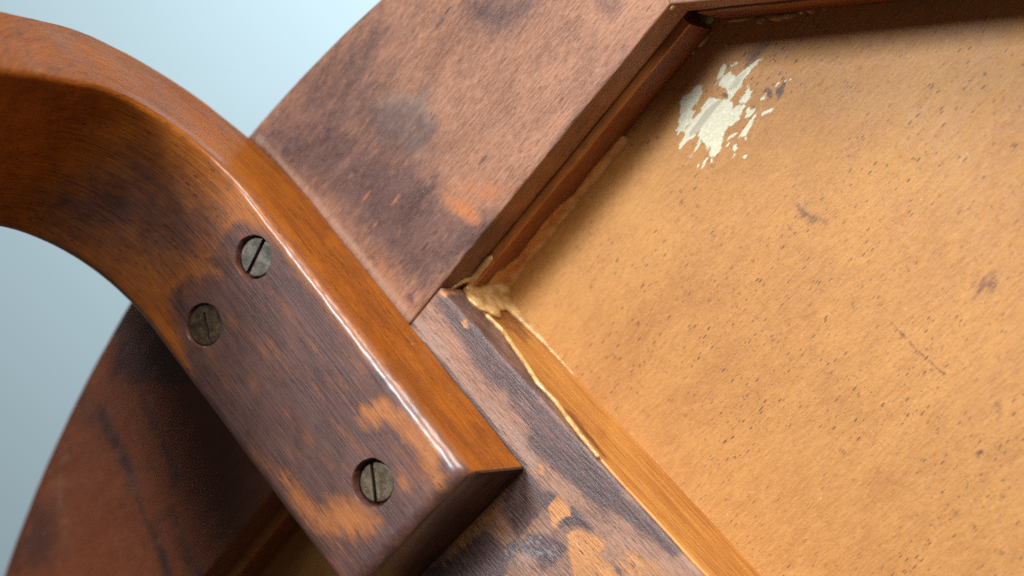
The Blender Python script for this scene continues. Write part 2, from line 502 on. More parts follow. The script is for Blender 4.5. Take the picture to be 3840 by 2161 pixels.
rim_shapes = [
    (S, .85, 5, px([(640, 345), (700, 300), (770, 330), (850, 280), (910, 320), (990, 400), (1050, 390), (1100, 440), (1110, 500), (1170, 540), (1250, 540), (1260, 600), (1150, 690), (1105, 720), (1060, 740), (950, 640), (830, 500), (720, 430)], 0, MAIN)),
    (S, .72, 4, px([(900, 280), (960, 230), (1060, 240), (1110, 310), (1090, 390), (1010, 420), (930, 360)], 0, MAIN)),
    (G, .8, 4, px([(930, 290), (960, 230), (1070, 230), (1110, 300), (1060, 410), (960, 350)], 0, MAIN)),
    (G, .5, 11, px([(1000, 120), (1160, 200), (1160, 330), (1060, 470), (1010, 430), (960, 240)], 0, MAIN)),
    (S, .8, 4, px([(1170, -10), (1360, -10), (1310, 60), (1240, 90), (1180, 60)], 0, MAIN)),
    (S, .55, 5, px([(640, 340), (740, 210), (860, 90), (960, -10), (1010, -10), (900, 130), (760, 290)], 0, MAIN)),
    (S, .55, 4, px([(700, 480), (300, 480), (300, 900)], 0, MAIN)),
    (S, .8, 2, px([(1500, 0), (1560, 0), (1545, 40), (1510, 30)], 0, MAIN)),
    (S, .60, 9, px([(620, 345), (740, 200), (860, 80), (960, -20), (1030, 40), (990, 180), (1090, 420), (1110, 520), (1250, 570), (1110, 730), (1045, 790), (900, 580)], 0, MAIN)),
    (S, .7, .9, px([(1560, 1170), (1800, 860), (1960, 640), (2130, 440), (2120, 430), (1940, 630), (1780, 840), (1540, 1150)], 0, R2)),
    (O, .82, 1.8, px([(1110, 480), (1180, 505), (1210, 540), (1205, 570), (1160, 550), (1120, 520)], 0, MAIN)),
    (O, .60, 4, px([(1110, 470), (1230, 440), (1290, 470), (1250, 530), (1200, 525)], 0, MAIN)),
    (O, .60, 3, px([(960, 640), (1010, 730), (1060, 790), (1040, 805), (930, 670)], 0, MAIN)),
    (O, .60, 1.6, px([(940, 510), (985, 551), (1130, 715), (1290, 905), (1541, 1205), (1560, 1190), (1310, 880), (1150, 690), (1000, 530)], 0)),
    (G, .9, 1.6, px([(940, 510), (985, 551), (1130, 715), (1290, 905), (1541, 1205), (1560, 1190), (1310, 880), (1150, 690), (1000, 530)], 0)),
    *[(O, .85, .6, px(streak(a, b, 22), 0, Z1)) for a, b in [((1350, 890), (1490, 690)), ((780, 880), (890, 740)), ((1090, 830), (1190, 700)), ((1270, 1300), (1350, 1190)),
      ((1820, 1160), (1900, 1090)), ((1390, 1170), (1480, 1030)), ((640, 680), (710, 540)), ((1530, 170), (1590, 120)), ((1840, 70), (1880, -10)), ((1700, 1300), (1800, 1180)),
      ((990, 610), (1050, 540)), ((560, 760), (640, 640)), ((1200, 1060), (1260, 960))]],
    *[(G, 1.3, .5, px(spot(x, y, q), 0, Z1)) for x, y, q in [(1290, 625, 24), (1010, 590, 30), (1160, 935, 26), (190, 250, 46), (1330, 720, 14), (690, 180, 20), (490, 280, 18), (900, 460, 22), (330, 30, 20)]],
    (S, 1.3, .5, px([(1525, 1105), (1540, 1100), (1552, 1112), (1545, 1130), (1528, 1128)], 0)),
    (S, 1.4, .4, px([(1530, 722), (1545, 712), (1556, 718), (1545, 730)], 0)),
    (S, 1.4, .4, px([(1600, 715), (1612, 712), (1616, 726), (1604, 730)], 0)),
    (S, 1.3, .6, px([(1470, 505), (1488, 500), (1492, 520), (1476, 526)], 0)),
    (S, 1.2, .6, px([(1258, 170), (1270, 165), (1272, 185), (1260, 188)], 0)),
    (S, 1.1, .6, px([(1630, 105), (1660, 60), (1670, 70), (1640, 112)], 0)),
    # part of the plank below the leg
    (S, 1., 1.4, px([(740, 180), (800, 200), (880, 380), (960, 520), (1020, 700), (1060, 900), (1130, 1060), (1200, 1150), (1290, 1400), (1300, 1500), (1250, 1500), (1150, 1150), (1040, 920), (950, 680), (870, 520), (740, 300)], 0, R7)),
    (S, 1., 1.6, px([(1060, 60), (1180, 300), (1240, 440), (1290, 560), (1380, 690), (1300, 790), (1290, 640), (1200, 400), (1100, 200)], 0, R7)),
    (S, .85, 3, px([(1300, 960), (1400, 1200), (1550, 1440), (1480, 1500), (1340, 1200), (1280, 1000)], 0, R7)),
    (S, .42, 9, px([(1180, -100), (1450, -100), (2200, 850), (1600, 1500), (1450, 1300), (1350, 1000), (1500, 800), (1400, 500), (1250, 300)], 0, R7)),
    (S, .95, 3, px([(950, 870), (1200, 1000), (1400, 1250), (1630, 1449), (1100, 1449), (850, 1380), (880, 1000)], 0, R4)),
    (P, 1., 14, px([(-400, 1700), (200, 200), (800, -500), (2300, -100), (2300, 1900)], 0, R7)),  # darker reddish brown tint over the plank's lower left
    (S, .6, 5, px([(600, 0), (760, 200), (700, 330), (560, 200)], 0, R7)),
    (G, .42, 6, px([(480, 330), (580, 560), (540, 900), (580, 1250), (400, 1280), (380, 900), (330, 700)], 0, R7)),
    (S, .6, 4, px([(100, 1200), (260, 850), (420, 900), (480, 1250), (300, 1400), (60, 1449)], 0, R7)),
]


def rim_plank(kk, step, shapes, label=None):
    ys = edge_steps(2 * HS, step, .5)
    tt_n = int(62 / step)
    rows = []
    heights = []
    e = np.array([0, .06, .15, .3, .5])
    for y in ys:
        p = np.array([0.0, OC[1] - HS + y])
        d = p - OC; d /= np.linalg.norm(d)
        c, s_ = math.cos(kk * math.pi / 4), math.sin(kk * math.pi / 4)
        # circle is measured in the rotated place
        pr = rot2(p, kk * math.pi / 4); dr = np.array([d[0] * c - d[1] * s_, d[0] * s_ + d[1] * c])
        q = on_circle(pr, dr)
        L = np.linalg.norm(q - pr)
        ds = np.concatenate([e, np.linspace(.5, L - .8, tt_n)[1:-1], L - np.array([.8, .5, .25, .1, 0])])
        rows.append(pr + ds[:, None] * dr)
        hh = np.maximum(drop(ds, .5), drop(L - ds, .8))
        hh = np.maximum(hh, drop(min(y, 2 * HS - y), .25))
        heights.append(-hh)
    top = np.array(rows); nt = np.array(heights)
    o = slab('rim_plank', top, nt, np.full(nt.shape, -9.4), M_rim, stool, label=label, wobble=.10)
    co = verts_mm(o.data)
    loc = rot2(co[:, :2], -kk * math.pi / 4)
    set_attr(o.data, masks(co[:, :2], shapes), np.stack([loc[:, 1], loc[:, 0] + kk * 31, co[:, 2]], 1))
    return o


rim_plank(0, .9, rim_shapes, 'rim plank worn pinkish brown with dark varnish stains')
rim_plank(-1, 4, [])
rim_plank(1, 4, [])


# lower rails under the rim planks (recessed step seen inside the opening)
def box_rail(name, kk, proud, ntop, nbot, mat, step=1.5, back=-22, bevel=.6, tuck=.3, label=None, shapes=()):
    ys = edge_steps(2 * HS - 4, step, bevel)
    us = np.concatenate([[0], np.linspace(1, abs(back) - 2, 5), abs(back) + proud - bevel * np.array([1, .55, .3, .12, 0])])
    top = np.zeros((len(ys), len(us), 2)); nt = np.zeros((len(ys), len(us)))
    for i, y in enumerate(ys):
        for j, x in enumerate(us):
            top[i, j] = (back + x, OC[1] - HS + 2 + y)
            nt[i, j] = ntop - drop(abs(back) + proud - x, bevel)
    top = rot2(top, kk * math.pi / 4)
    o = slab(name, top, nt, np.full(nt.shape, nbot), mat, stool, rows=10, label=label, wobble=.12)
    co = verts_mm(o.data)
    loc = rot2(co[:, :2], -kk * math.pi / 4)
    # lean the wall back towards its foot
    f = np.clip((ntop - co[:, 2]) / (ntop - nbot), 0, 1) * tuck * (loc[:, 0] > -5)
    loc[:, 0] -= f
    new = rot2(loc, kk * math.pi / 4)
    co2 = np.concatenate([new, co[:, 2:]], 1) * .001
    o.data.vertices.foreach_set('co', co2.astype(np.float32).ravel())
    mk_ = masks(loc, shapes)
    if kk == 0: mk_[:, 1] = np.where((co[:, 2] > ntop - .9), .8, 0)
    set_attr(o.data, mk_, np.stack([loc[:, 1], loc[:, 0] + 71 + kk * 13, co[:, 2]], 1))
    return o


box_rail('lower_rail', 0, 1.7, -10.6, -24.3, M_inner, tuck=.9, bevel=.25, step=1.0)
box_rail('lower_rail', -1, .6, -9.9, -24.3, M_inner, tuck=.6, step=4)
box_rail('lower_rail', 1, .6, -9.9, -24.3, M_shaderail, tuck=.6, step=4)

# ---- cross rail (plank) under the leg with its own lower rail
BW = 54.0
JV = [0, 9.8, 20.6, 24.8, 30.3, 35.6, 40.3, 45.4, 51.6, 60, 300]
JN = [-9.6, -9.3, -7.7, -6.3, -5.0, -4.2, -3.1, -2.2, -1.3, -.9, -.9]
joint = lambda v: float(np.interp(v, JV, JN))
cross_shapes = [
    (S, 1.1, .3, px([(1541, 1212), (1548, 1214), (1728, 1440), (1975, 1750), (1966, 1760), (1712, 1440)], 0)),  # dark line at the leg's foot: dirt with contact shade painted in
    (P, 1., 1.5, px([(1230, 1150), (1450, 1110), (1660, 1250), (1640, 1340), (1400, 1420), (1200, 1330)], 0, R8)),
    (P, 1., .8, px([(1420, 20), (1480, 60), (1600, 180), (1570, 190), (1440, 90)], 0, R8)),
    (P, .8, 1., px([(2090, 960), (2240, 990), (2230, 1070), (2120, 1080)], 0, R8)),
    (S, .95, 1.6, px([(1180, -60), (1400, -10), (1500, 130), (1680, 330), (1900, 560), (2150, 850), (2300, 950), (2574, 1250), (2500, 1300), (2200, 1050), (2050, 960), (1850, 850), (1640, 660), (1420, 480), (1400, 300), (1280, 150)], 0, R8)),
    (S, .9, 2, px([(800, 760), (1010, 1010), (1300, 1330), (1500, 1500), (1200, 1500), (1020, 1300), (900, 1100), (790, 950), (700, 850), (720, 780)], 0, R5)),
    (S, .95, 1.0, px([(1380, 650), (1500, 780), (1640, 840), (1500, 960), (1300, 1190), (1240, 1240), (1100, 1100), (900, 1250), (600, 1449), (700, 1600), (1200, 1500), (1340, 1200), (1200, 900)], 0, R8)),  # dark stain with the leg end's cast shadow painted into it
    (S, .9, 1.2, px([(1500, 1120), (1620, 1160), (1700, 1220), (1640, 1320), (1520, 1400), (1480, 1300), (1340, 1260), (1400, 1150)], 0, R8)),
    (S, 1., .6, px([(1640, 1080), (1700, 980), (1740, 920), (1800, 980), (1900, 1100), (1800, 1070), (1720, 1060)], 0, R8)),
    (S, .9, .8, px([(2050, 1380), (2130, 1400), (2220, 1449), (2300, 1560), (2060, 1560)], 0, R8)),
    (O, 1., .7, px([(1560, 930), (1640, 830), (1700, 920), (1740, 1000), (1700, 990), (1640, 1040), (1600, 1100)], 0, R8)),
    (O, 1., 1.0, px([(1700, 1120), (1800, 1090), (1990, 1180), (2000, 1250), (1920, 1260), (2100, 1449), (2160, 1560), (1780, 1560), (1720, 1300)], 0, R8)),
    (O, .62, 3, px([(2000, 1180), (2120, 1200), (2400, 1300), (2600, 1500), (2100, 1560)], 0, R8)),
    (O, .9, .5, px([(1480, 580), (1520, 620), (1535, 700), (1490, 690)], 0, R8)),
    (O, .9, .5, px([(720, 750), (770, 745), (800, 800), (760, 790)], 0, R5)),
    (O, .9, .5, px([(900, 960), (940, 960), (965, 1030), (930, 1040)], 0, R5)),
    (O, .58, 2, px([(900, 900), (1300, 750), (1200, 1000), (900, 1300), (700, 1449)], 0, R8)),
    (G, .9, 1.6, px([(-200, 500), (560, 900), (760, 1100), (880, 1350), (1010, 1530), (960, 1560), (500, 1000)], 0, R5)),
    (G, .8, 2.5, px([(880, 0), (1100, 100), (1250, 250), (1450, 480), (1560, 700), (1400, 640), (1100, 300)], 0, R8)),
]
vs = edge_steps(200, .8, .6); us_ = edge_steps(BW, .8, .7)
top = np.zeros((len(vs), len(us_), 2)); nt = np.zeros(top.shape[:2]); nb = np.zeros(top.shape[:2])
for i, v in enumerate(vs):
    for j, u in enumerate(us_):
        top[i, j] = (.28 + v, -BW + u)
        nt[i, j] = -max(drop(min(u, BW - u), .7), drop(min(v, 200 - v), .4)) - .08
        nb[i, j] = joint(v) + .1 - .25
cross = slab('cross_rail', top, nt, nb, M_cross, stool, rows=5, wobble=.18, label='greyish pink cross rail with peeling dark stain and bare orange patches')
co = verts_mm(cross.data)
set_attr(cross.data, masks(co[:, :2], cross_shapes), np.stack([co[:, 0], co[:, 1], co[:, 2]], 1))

vs = edge_steps(198, 1.2, .4); us_ = edge_steps(BW - .2, 2.5, .4)
top = np.zeros((len(vs), len(us_), 2)); nt = np.zeros(top.shape[:2])
for i, v in enumerate(vs):
    for j, u in enumerate(us_):
        w = min(1, v / 52)
        top[i, j] = (.9 + v, -BW + .1 + u + (.55 * w if u > BW / 2 else 0))
        nt[i, j] = joint(v) - .25 - max(drop(min(u, BW - .2 - u), .4), 0)
lowc = slab('lower_cross_rail', top, nt, np.full(nt.shape, -24.3), M_orange, stool, rows=14, wobble=.14, label='bright orange varnished side of the cross rail')
co = verts_mm(lowc.data)
lc_shapes = [(S, .62, 2.2, [(1, -14), (1, -24), (13, -24), (20, -17), (10, -9)]), (S, .75, .8, [(36, -5.5), (52, -2.5), (54, -4), (40, -8)])]
set_attr(lowc.data, masks(co[:, [0, 2]], lc_shapes), np.stack([co[:, 0], co[:, 1], co[:, 2]], 1))

# ---- seat panel
sp = lambda pts: px(pts, -24.2, SCAR)
panel_shapes = [
    (P, 1, 0.73, sp([(320, 430), (400, 410), (435, 405), (400, 460), (405, 510), (350, 640), (290, 690), (320, 720), (290, 830), (240, 870), (200, 940), (150, 950), (120, 1010), (110, 930), (150, 880), (130, 840), (170, 760), (145, 730), (155, 640), (145, 610), (190, 540), (240, 520), (310, 460)])),
    (P, 1, 0.73, sp([(700, 250), (720, 280), (780, 320), (830, 290), (900, 230), (960, 180), (1085, 95), (1092, 110), (1030, 190), (960, 250), (920, 320), (860, 380), (845, 440), (790, 490), (750, 560), (720, 600), (690, 590), (705, 530), (680, 490), (640, 450), (590, 430), (590, 400), (640, 310), (690, 280)])),
    (P, 1, 0.63, sp([(600, 260), (640, 170), (680, 200), (660, 270), (610, 340), (580, 390), (530, 430), (555, 390), (580, 310)])),
    (P, 1, 0.73, sp([(500, 560), (560, 570), (700, 590), (750, 620), (750, 670), (735, 700), (790, 650), (890, 640), (900, 660), (850, 730), (830, 800), (790, 850), (700, 900), (660, 960), (630, 1060), (600, 1170), (550, 1240), (490, 1240), (480, 1190), (500, 1110), (450, 1170), (440, 1080), (400, 1050), (360, 1130), (330, 1170), (270, 1250), (240, 1230), (310, 1150), (350, 1060), (360, 980), (370, 930), (290, 1040), (240, 1050), (180, 1100), (140, 1150), (140, 1110), (190, 1030), (200, 950), (260, 830), (310, 790), (350, 740), (390, 720), (380, 680), (440, 600)])),
    (P, 1, 0.63, sp([(800, 620), (830, 570), (890, 500), (920, 410), (945, 430), (940, 480), (970, 490), (950, 570), (890, 630)])),
    (P, 1, 0.53, sp([(870, 800), (900, 740), (900, 700), (940, 665), (950, 700), (1010, 680), (1000, 720), (950, 770), (910, 790)])),
    (P, 1, 0.53, sp([(1055, 780), (1080, 730), (1180, 680), (1220, 685), (1180, 730)])),
    (P, .9, 0.53, sp([(800, 1030), (860, 940), (940, 820), (1000, 740), (1040, 720), (1000, 800), (940, 920), (900, 1000), (850, 1010)])),
    (P, .62, 1.05, sp([(790, 1330), (880, 1130), (1000, 900), (1040, 830), (1020, 930), (930, 1110), (830, 1300)])),
    (P, 1, 0.46, sp([(680, 1050), (710, 1000), (790, 955), (800, 970), (750, 1020)])),
    (P, 1, 0.46, sp([(670, 1120), (720, 1040), (705, 1110)])),
    (P, 1, 0.46, sp([(740, 1170), (760, 1100), (800, 1080), (800, 1130), (770, 1180)])),
    (P, 1, 0.46, sp([(1045, 600), (1070, 560), (1130, 500), (1145, 510), (1100, 580)])),
    (P, 1, 0.46, sp([(1230, 440), (1250, 400), (1300, 385), (1400, 345), (1410, 355), (1340, 380), (1280, 400)])),
    (P, 1, 0.46, sp([(880, 1050), (890, 1010), (920, 1010), (905, 1050)])),
    (P, 1, 0.46, sp([(340, 1380), (350, 1320), (375, 1310), (370, 1350)])),
    (P, 1, 0.46, sp([(385, 1360), (430, 1270), (475, 1240), (440, 1310), (400, 1370)])),
    (P, 1, 0.46, sp([(485, 1310), (500, 1240), (520, 1250), (525, 1300)])),
    (P, 1, 0.46, sp([(865, 1250), (880, 1215), (915, 1215), (890, 1260)])),
    (P, 1, 0.46, sp([(740, 1260), (760, 1200), (790, 1190)])),
    (P, .9, 0.46, sp([(710, 180), (740, 190), (790, 150), (810, 170), (770, 200), (740, 235), (730, 210)])),
    (P, .6, 0.46, sp([(1190, 250), (1200, 210), (1240, 205), (1220, 260)])),
    (P, .7, 0.46, sp([(1230, 290), (1300, 225), (1305, 240), (1250, 285)])),
    (P, .6, 0.46, sp([(1430, 560), (1480, 540), (1470, 560)])),
    (P, .6, 0.46, sp([(1310, 650), (1350, 640), (1345, 660), (1280, 725)])),
    (G, 1, .5, sp([(590, 590), (650, 590), (520, 730), (430, 860), (330, 970), (250, 1010), (260, 950), (400, 770), (500, 650)])),
    (G, .6, .5, sp([(780, 320), (900, 240), (930, 260), (800, 470), (700, 500), (680, 460)])),
    (S, 1, .4, sp([(1340, 330), (1350, 400), (1320, 520), (1260, 600), (1230, 480), (1290, 430)])),
    (S, .8, .6, sp([(1160, 430), (1210, 480), (1190, 580), (1150, 570), (1100, 470)])),
    (S, .85, 1.2, sp([(900, 100), (1060, -60), (1180, -60), (1010, 150), (900, 240), (850, 290)])),
    (S, .8, .5, sp([(590, 540), (640, 480), (700, 520), (690, 580)])),
    (S, .62, 1.5, px([(840, 80), (950, 110), (1090, 190), (1100, 250), (960, 260), (870, 190)], -24.2, R6)),
    (S, .52, 2.5, px([(620, 330), (720, 300), (800, 400), (700, 450), (620, 400)], -24.2, R6)),
    (S, .55, .5, px([(1510, 890), (1560, 950), (1780, 1180), (1990, 1370), (1970, 1390), (1740, 1190), (1540, 970)], -24.2, R6)),
    (S, .8, .4, px([(1900, 1310), (1990, 1370), (1980, 1390), (1900, 1330)], -24.2, R6)),
    (S, .55, 2, px([(2200, 600), (2400, 560), (2420, 720), (2300, 800), (2200, 900), (2160, 1140), (2120, 1150), (2150, 800)], -24.2, R6)),
    (S, .55, 1.2, px([(1420, 590), (1500, 640), (1640, 740), (1560, 760), (1460, 660)], -24.2, R9)),
    (S, .6, .7, px([(1530, 950), (1570, 1010), (1600, 1110), (1570, 1100), (1540, 1010)], -24.2, R9)),
    (S, .8, .8, px([(2210, 510), (2260, 495), (2290, 520), (2220, 540)], -24.2, R9)),
    (S, .6, .8, px([(1920, 520), (2010, 510), (2000, 530), (1930, 540)], -24.2, R9)),
    (S, .55, 1, px([(2330, 120), (2420, 120), (2430, 320), (2350, 320)], -24.2, R9)),
    (S, .6, 1.5, px([(2040, 930), (2150, 1000), (2100, 1020), (1980, 990)], -24.2, R9)),
    (S, .6, .7, px([(1260, 690), (1310, 690), (1300, 760), (1265, 760)], -24.2, R5)),
    (G, .45, 14, px([(2900, 250), (3840, 150), (3840, 1300), (3500, 900), (3100, 420)], -24.2, FULL)),  # pale reflected light on the panel's upper right, painted into the colour
]
xs = np.concatenate([np.arange(-30, -2, 4), np.arange(-2, 34, .26), np.arange(34, 140, .9), np.arange(140, 270, 8)])
ys = np.concatenate([np.arange(-240, -110, 8), np.arange(-110, 46, .9), np.arange(46, 101, .26), np.arange(101, 150, .9), np.arange(150, 240, 8)])
X, Y = np.meshgrid(xs, ys, indexing='ij')
top = np.stack([X, Y], -1)
pan = slab('seat_panel', top, np.full(X.shape, -24.2), np.full(X.shape, -36.), M_panel, stool, rows=1,
           label='tan plywood seat panel speckled with dark flecks, pale torn scar near the corner')
co = verts_mm(pan.data)
set_attr(pan.data, masks(co[:, :2], panel_shapes), np.stack([co[:, 1], co[:, 0], co[:, 2]], 1))

# ---- bent leg
T = 25.1
PHI = -.0566
LO = np.array([41.93, -13.18])
LD = np.array([math.cos(PHI), math.sin(PHI)]); LE = np.array([-math.sin(PHI), math.cos(PHI)])
AB, RI, AB2, R2_, TILT, S1, S2, WL = -76.2, 29.3, -78.1, 47.8, .085, .107, -.012, 38.9


def leg_xy(a, b):
    q = LO + a * LD + b * LE
    return q


ER = 3.0
path = []   # (concave a, n), (convex a, n), end drop
for a in [0, -.15, -.4, -.8, -1.3, -2, -3]: path.append(((a, T), (a, 0.05), drop(-a, ER) if a > -ER else 0))
for a in np.arange(-4, AB, -1.0): path.append(((a, T), (a, .05), 0))
TM = math.pi / 2 + TILT
for t in np.linspace(0, TM, 56):
    path.append(((AB - RI * math.sin(t), T + RI - RI * math.cos(t)), (AB2 - R2_ * math.sin(t), .05 + R2_ - R2_ * math.cos(t)), 0))
ca, cb, _ = path[-1]
dd = np.array([-math.cos(TM), math.sin(TM)])
for l in np.concatenate([np.arange(2, 60, 2), np.arange(60, 231, 10)]):
    path.append((tuple(np.array(ca) + dd * l), tuple(np.array(cb) + dd * l), 0))


V = []; F = []
NR = None
for (c0, c1, dr) in path:
    endness = min(1, max(0, 1 + c0[0] / 80.0))
    c0 = np.array(c0); c1 = np.array(c1)
    L = np.linalg.norm(c0 - c1)
    r1, r2, r3 = 1.3 + 1.9 * endness, 2.2, .7
    nb_ = lambda n: 9 * math.log(1 + math.exp((n - T) / 9)) if n - T < 200 else n - T
    width = WL + (S1 - S2) * 60 * math.tanh(nb_(c0[1]) / 60) - .6
    sec = []
    for d in np.linspace(L - r3, r1, 22): sec.append((0., d))
    for q in np.linspace(0, math.pi / 2, 9)[1:]: sec.append((r1 - r1 * math.cos(q), r1 - r1 * math.sin(q)))
    for x in np.linspace(r1, width - r2, 40)[1:]: sec.append((x, 0.))
    for q in np.linspace(0, math.pi / 2, 7)[1:]: sec.append((width - r2 + r2 * math.sin(q), r2 - r2 * math.cos(q)))
    for d in np.linspace(r2, L - r3, 16)[1:]: sec.append((width, d))
    sec.append((width - r3, L))
    for x in np.linspace(width - r3, r3, 12)[1:]: sec.append((x, L))
    NR = len(sec)
    for (x, d) in sec:
        d2 = max(d, dr + d * (L - dr) / L) if dr else d
        p = c0 + (c1 - c0) * (d2 / L)
        br = S1 * 60 * math.tanh(nb_(p[1]) / 60) - S1 * .5 * math.exp(-abs(p[1]) / 30)
        u = leg_xy(p[0], br - x)
        w = mnoise.noise(Vector((p[0] * .11, x * .16, p[1] * .11))) * .16 + mnoise.noise(Vector((p[0] * .5, x * .5, p[1] * .5))) * .06 + (mnoise.noise(Vector((p[0] * .9, x * .9, p[1] * .9 + 5))) * .09 if x < 4 and d < 4 else 0)
        if p[1] < .5: w = 0
        V.append((u[0] + w * .3, u[1] + w, p[1] + w * .6))
m = len(path)
for i in range(m - 1):
    for j in range(NR):
        j2 = (j + 1) % NR
        F.append((i * NR + j, i * NR + j2, (i + 1) * NR + j2, (i + 1) * NR + j))
F.append(tuple(range(NR)))
F.append(tuple((m - 1) * NR + j for j in range(NR - 1, -1, -1)))
leg = make('bent_leg', V, F, M_leg, stool, label='bent wooden leg, dark stained flat end with three slotted screws')


def tmp_object(V, F):
    me = bpy.data.meshes.new('cutter')
    me.from_pydata([tuple(np.asarray(v) * .001) for v in V], [], F); me.update()
    bm = bmesh.new(); bm.from_mesh(me); bmesh.ops.recalc_face_normals(bm, faces=bm.faces); bm.to_mesh(me); bm.free()
    o = bpy.data.objects.new('cutter', me); sc.collection.objects.link(o)
    return o


def cylinder(c, prof, seg=56, seed=0, rag=.0, steps=None):
    """prof: list of (radius, n). closed solid of revolution about n at c=(v,u)"""
    V = []; F = []
    for (r, n) in prof:
        for q in range(seg):
            a = 2 * math.pi * q / seg
            rr = r + rag * mnoise.noise(Vector((math.cos(a) * 3 + seed, math.sin(a) * 3, n * .9))) + rag * .5 * mnoise.noise(Vector((math.cos(a) * 9 + seed, math.sin(a) * 9, n * 2)))
            V.append((c[0] + rr * math.cos(a), c[1] + rr * math.sin(a), n))
    for i in range(len(prof) - 1):
        for q in range(seg):
            q2 = (q + 1) % seg
            F.append((i * seg + q, i * seg + q2, (i + 1) * seg + q2, (i + 1) * seg + q))
    F.append(tuple(range(seg))); F.append(tuple((len(prof) - 1) * seg + q for q in range(seg - 1, -1, -1)))
    return V, F


def boolean(target, cutters, op='DIFFERENCE'):
    for c in cutters:
        md = target.modifiers.new('cut', 'BOOLEAN'); md.operation = op; md.object = c; md.solver = 'EXACT'
    dg = bpy.context.evaluated_depsgraph_get()
    me = bpy.data.meshes.new_from_object(target.evaluated_get(dg))
    target.modifiers.clear()
    old = target.data; target.data = me
    bpy.data.meshes.remove(old)
    for c in cutters:
        d = c.data; bpy.data.objects.remove(c); bpy.data.meshes.remove(d)
    return me


screws = [  # hole centre px, hole radius, head radius, recess, slot ends px, slot width, slot depth
    ((950, 965), 4.75, 4.15, 1.15, ((984, 911), (930, 1023)), .95, 1.1, 'screw with a greyish clean head and a slanting slot'),
    ((763, 1219), 4.75, 4.45, .75, ((765, 1172), (785, 1275)), .6, .45, 'dull screw clogged with old varnish'),
    ((1397, 1811), 5.0, 4.15, 1.6, ((1392, 1730), (1409, 1876)), .95, 1.1, 'deep set screw with an upright slot near the leg end'),
]
cut = []
stool_inv = stool.matrix_world.inverted()
leg.parent = None
for i, (c, rh, *_r) in enumerate(screws):
    cc = un(c[0], c[1], T)[:2]
    cut.append(tmp_object(*cylinder(cc, [(rh - .25, T - 4), (rh - .1, T - .6), (rh, T - .2), (rh + .25, T + .12), (rh + .3, T + 2)], 72, i * 5, .22)))
boolean(leg, cut)
leg.parent = stool
me = leg.data
me.set_sharp_from_angle(angle=math.radians(35))
co = verts_mm(me)
q = co[:, :2] - LO
la = q @ LD; lb = q @ LE
flat = la > AB
ang = np.arctan2(AB - la, T + RI - co[:, 2])
s_ = np.where(flat, -la, -AB + 36 * np.maximum(ang, 0))
dep = np.where(flat, T - co[:, 2], np.hypot(AB - la, T + RI - co[:, 2]) - RI)


def lp(pts, src):
    out = []
    for x, y in px(pts, T, src):
        w = np.array([x, y]) - LO
        out.append((-(w @ LD), w @ LE))
    return out


leg_shapes = [
    (S, 1.12, 3.4, lp([(632, 1098), (700, 1040), (760, 1010), (820, 900), (850, 845), (890, 830), (950, 850), (1010, 890), (1060, 950), (1160, 1080), (1300, 1250), (1430, 1400), (1520, 1500), (1640, 1640), (1800, 1800), (1600, 2300), (1250, 2300), (1000, 1980), (850, 1700), (740, 1500), (700, 1370), (680, 1250), (650, 1180)], FULL)),
    (O, .9, 3.5, lp([(120, 180), (330, 90), (440, 180), (520, 260), (640, 330), (700, 400), (760, 520), (740, 640), (820, 690), (720, 800), (640, 700), (600, 600), (560, 530), (480, 430), (440, 360), (330, 290), (200, 330), (130, 260)], R8)),
    (O, .62, 3.3, lp([(390, 620), (520, 680), (520, 860), (420, 830)], R8)),
    (O, .85, 4.4, lp([(-100, 850), (150, 880), (300, 1020), (280, 1120), (150, 1180), (-60, 1150), (-200, 1000)], R8)),
    (O, .85, 4.0, lp([(2120, 640), (2250, 760), (2350, 850), (2450, 960), (2574, 1000), (2574, 1180), (2450, 1130), (2300, 1040), (2200, 900), (2120, 740)], R7)),
    (O, .62, 3.3, lp([(1440, 600), (1500, 560), (1600, 520), (1700, 560), (1680, 690), (1560, 650), (1540, 740), (1470, 690)], R4)),
    (O, .55, 2.6, lp([(2100, 60), (2180, 160), (2230, 330), (2170, 300), (2100, 160)], R7)),
    (O, .6, 2.6, lp([(1990, 600), (2080, 640), (2160, 760), (2080, 760)], R7)),
    (S, .70, 12, [(78, -2), (110, -6), (130, -30), (110, -38), (78, -28), (70, -12)]),  # mottled stain in the bend, strengthened to darken its shaded hollow
]
P2 = np.stack([s_, lb], 1)
mk = masks(P2, leg_shapes)
side = np.clip((dep - 1.5) / 1.5, 0, 1)         # the residue lies on the flat top face, the sides are clean varnish
hole = np.zeros(len(co), bool)
for c, rh, *_r in screws:
    cc = un(c[0], c[1], T)[:2]
    hole |= (np.hypot(co[:, 0] - cc[0], co[:, 1] - cc[1]) < rh + .35) & (dep > .15) & (dep < 6)
endf = la > -.6
mk[:, 3] = np.where(endf, 1.0, 0.0)
mk[:, 2] = np.clip((4.0 - dep) / 1.2, 0, 1) * (~hole) * np.clip((128 - s_) / 35, 0, 1)
mk[:, 0] = np.where(endf | hole, 1.0, mk[:, 0] * (1 - side))
mk[:, 1] *= np.where(hole | endf, .0, 1 - side)
set_attr(me, mk, np.stack([s_, lb, dep], 1))
for p in me.polygons: p.use_smooth = True

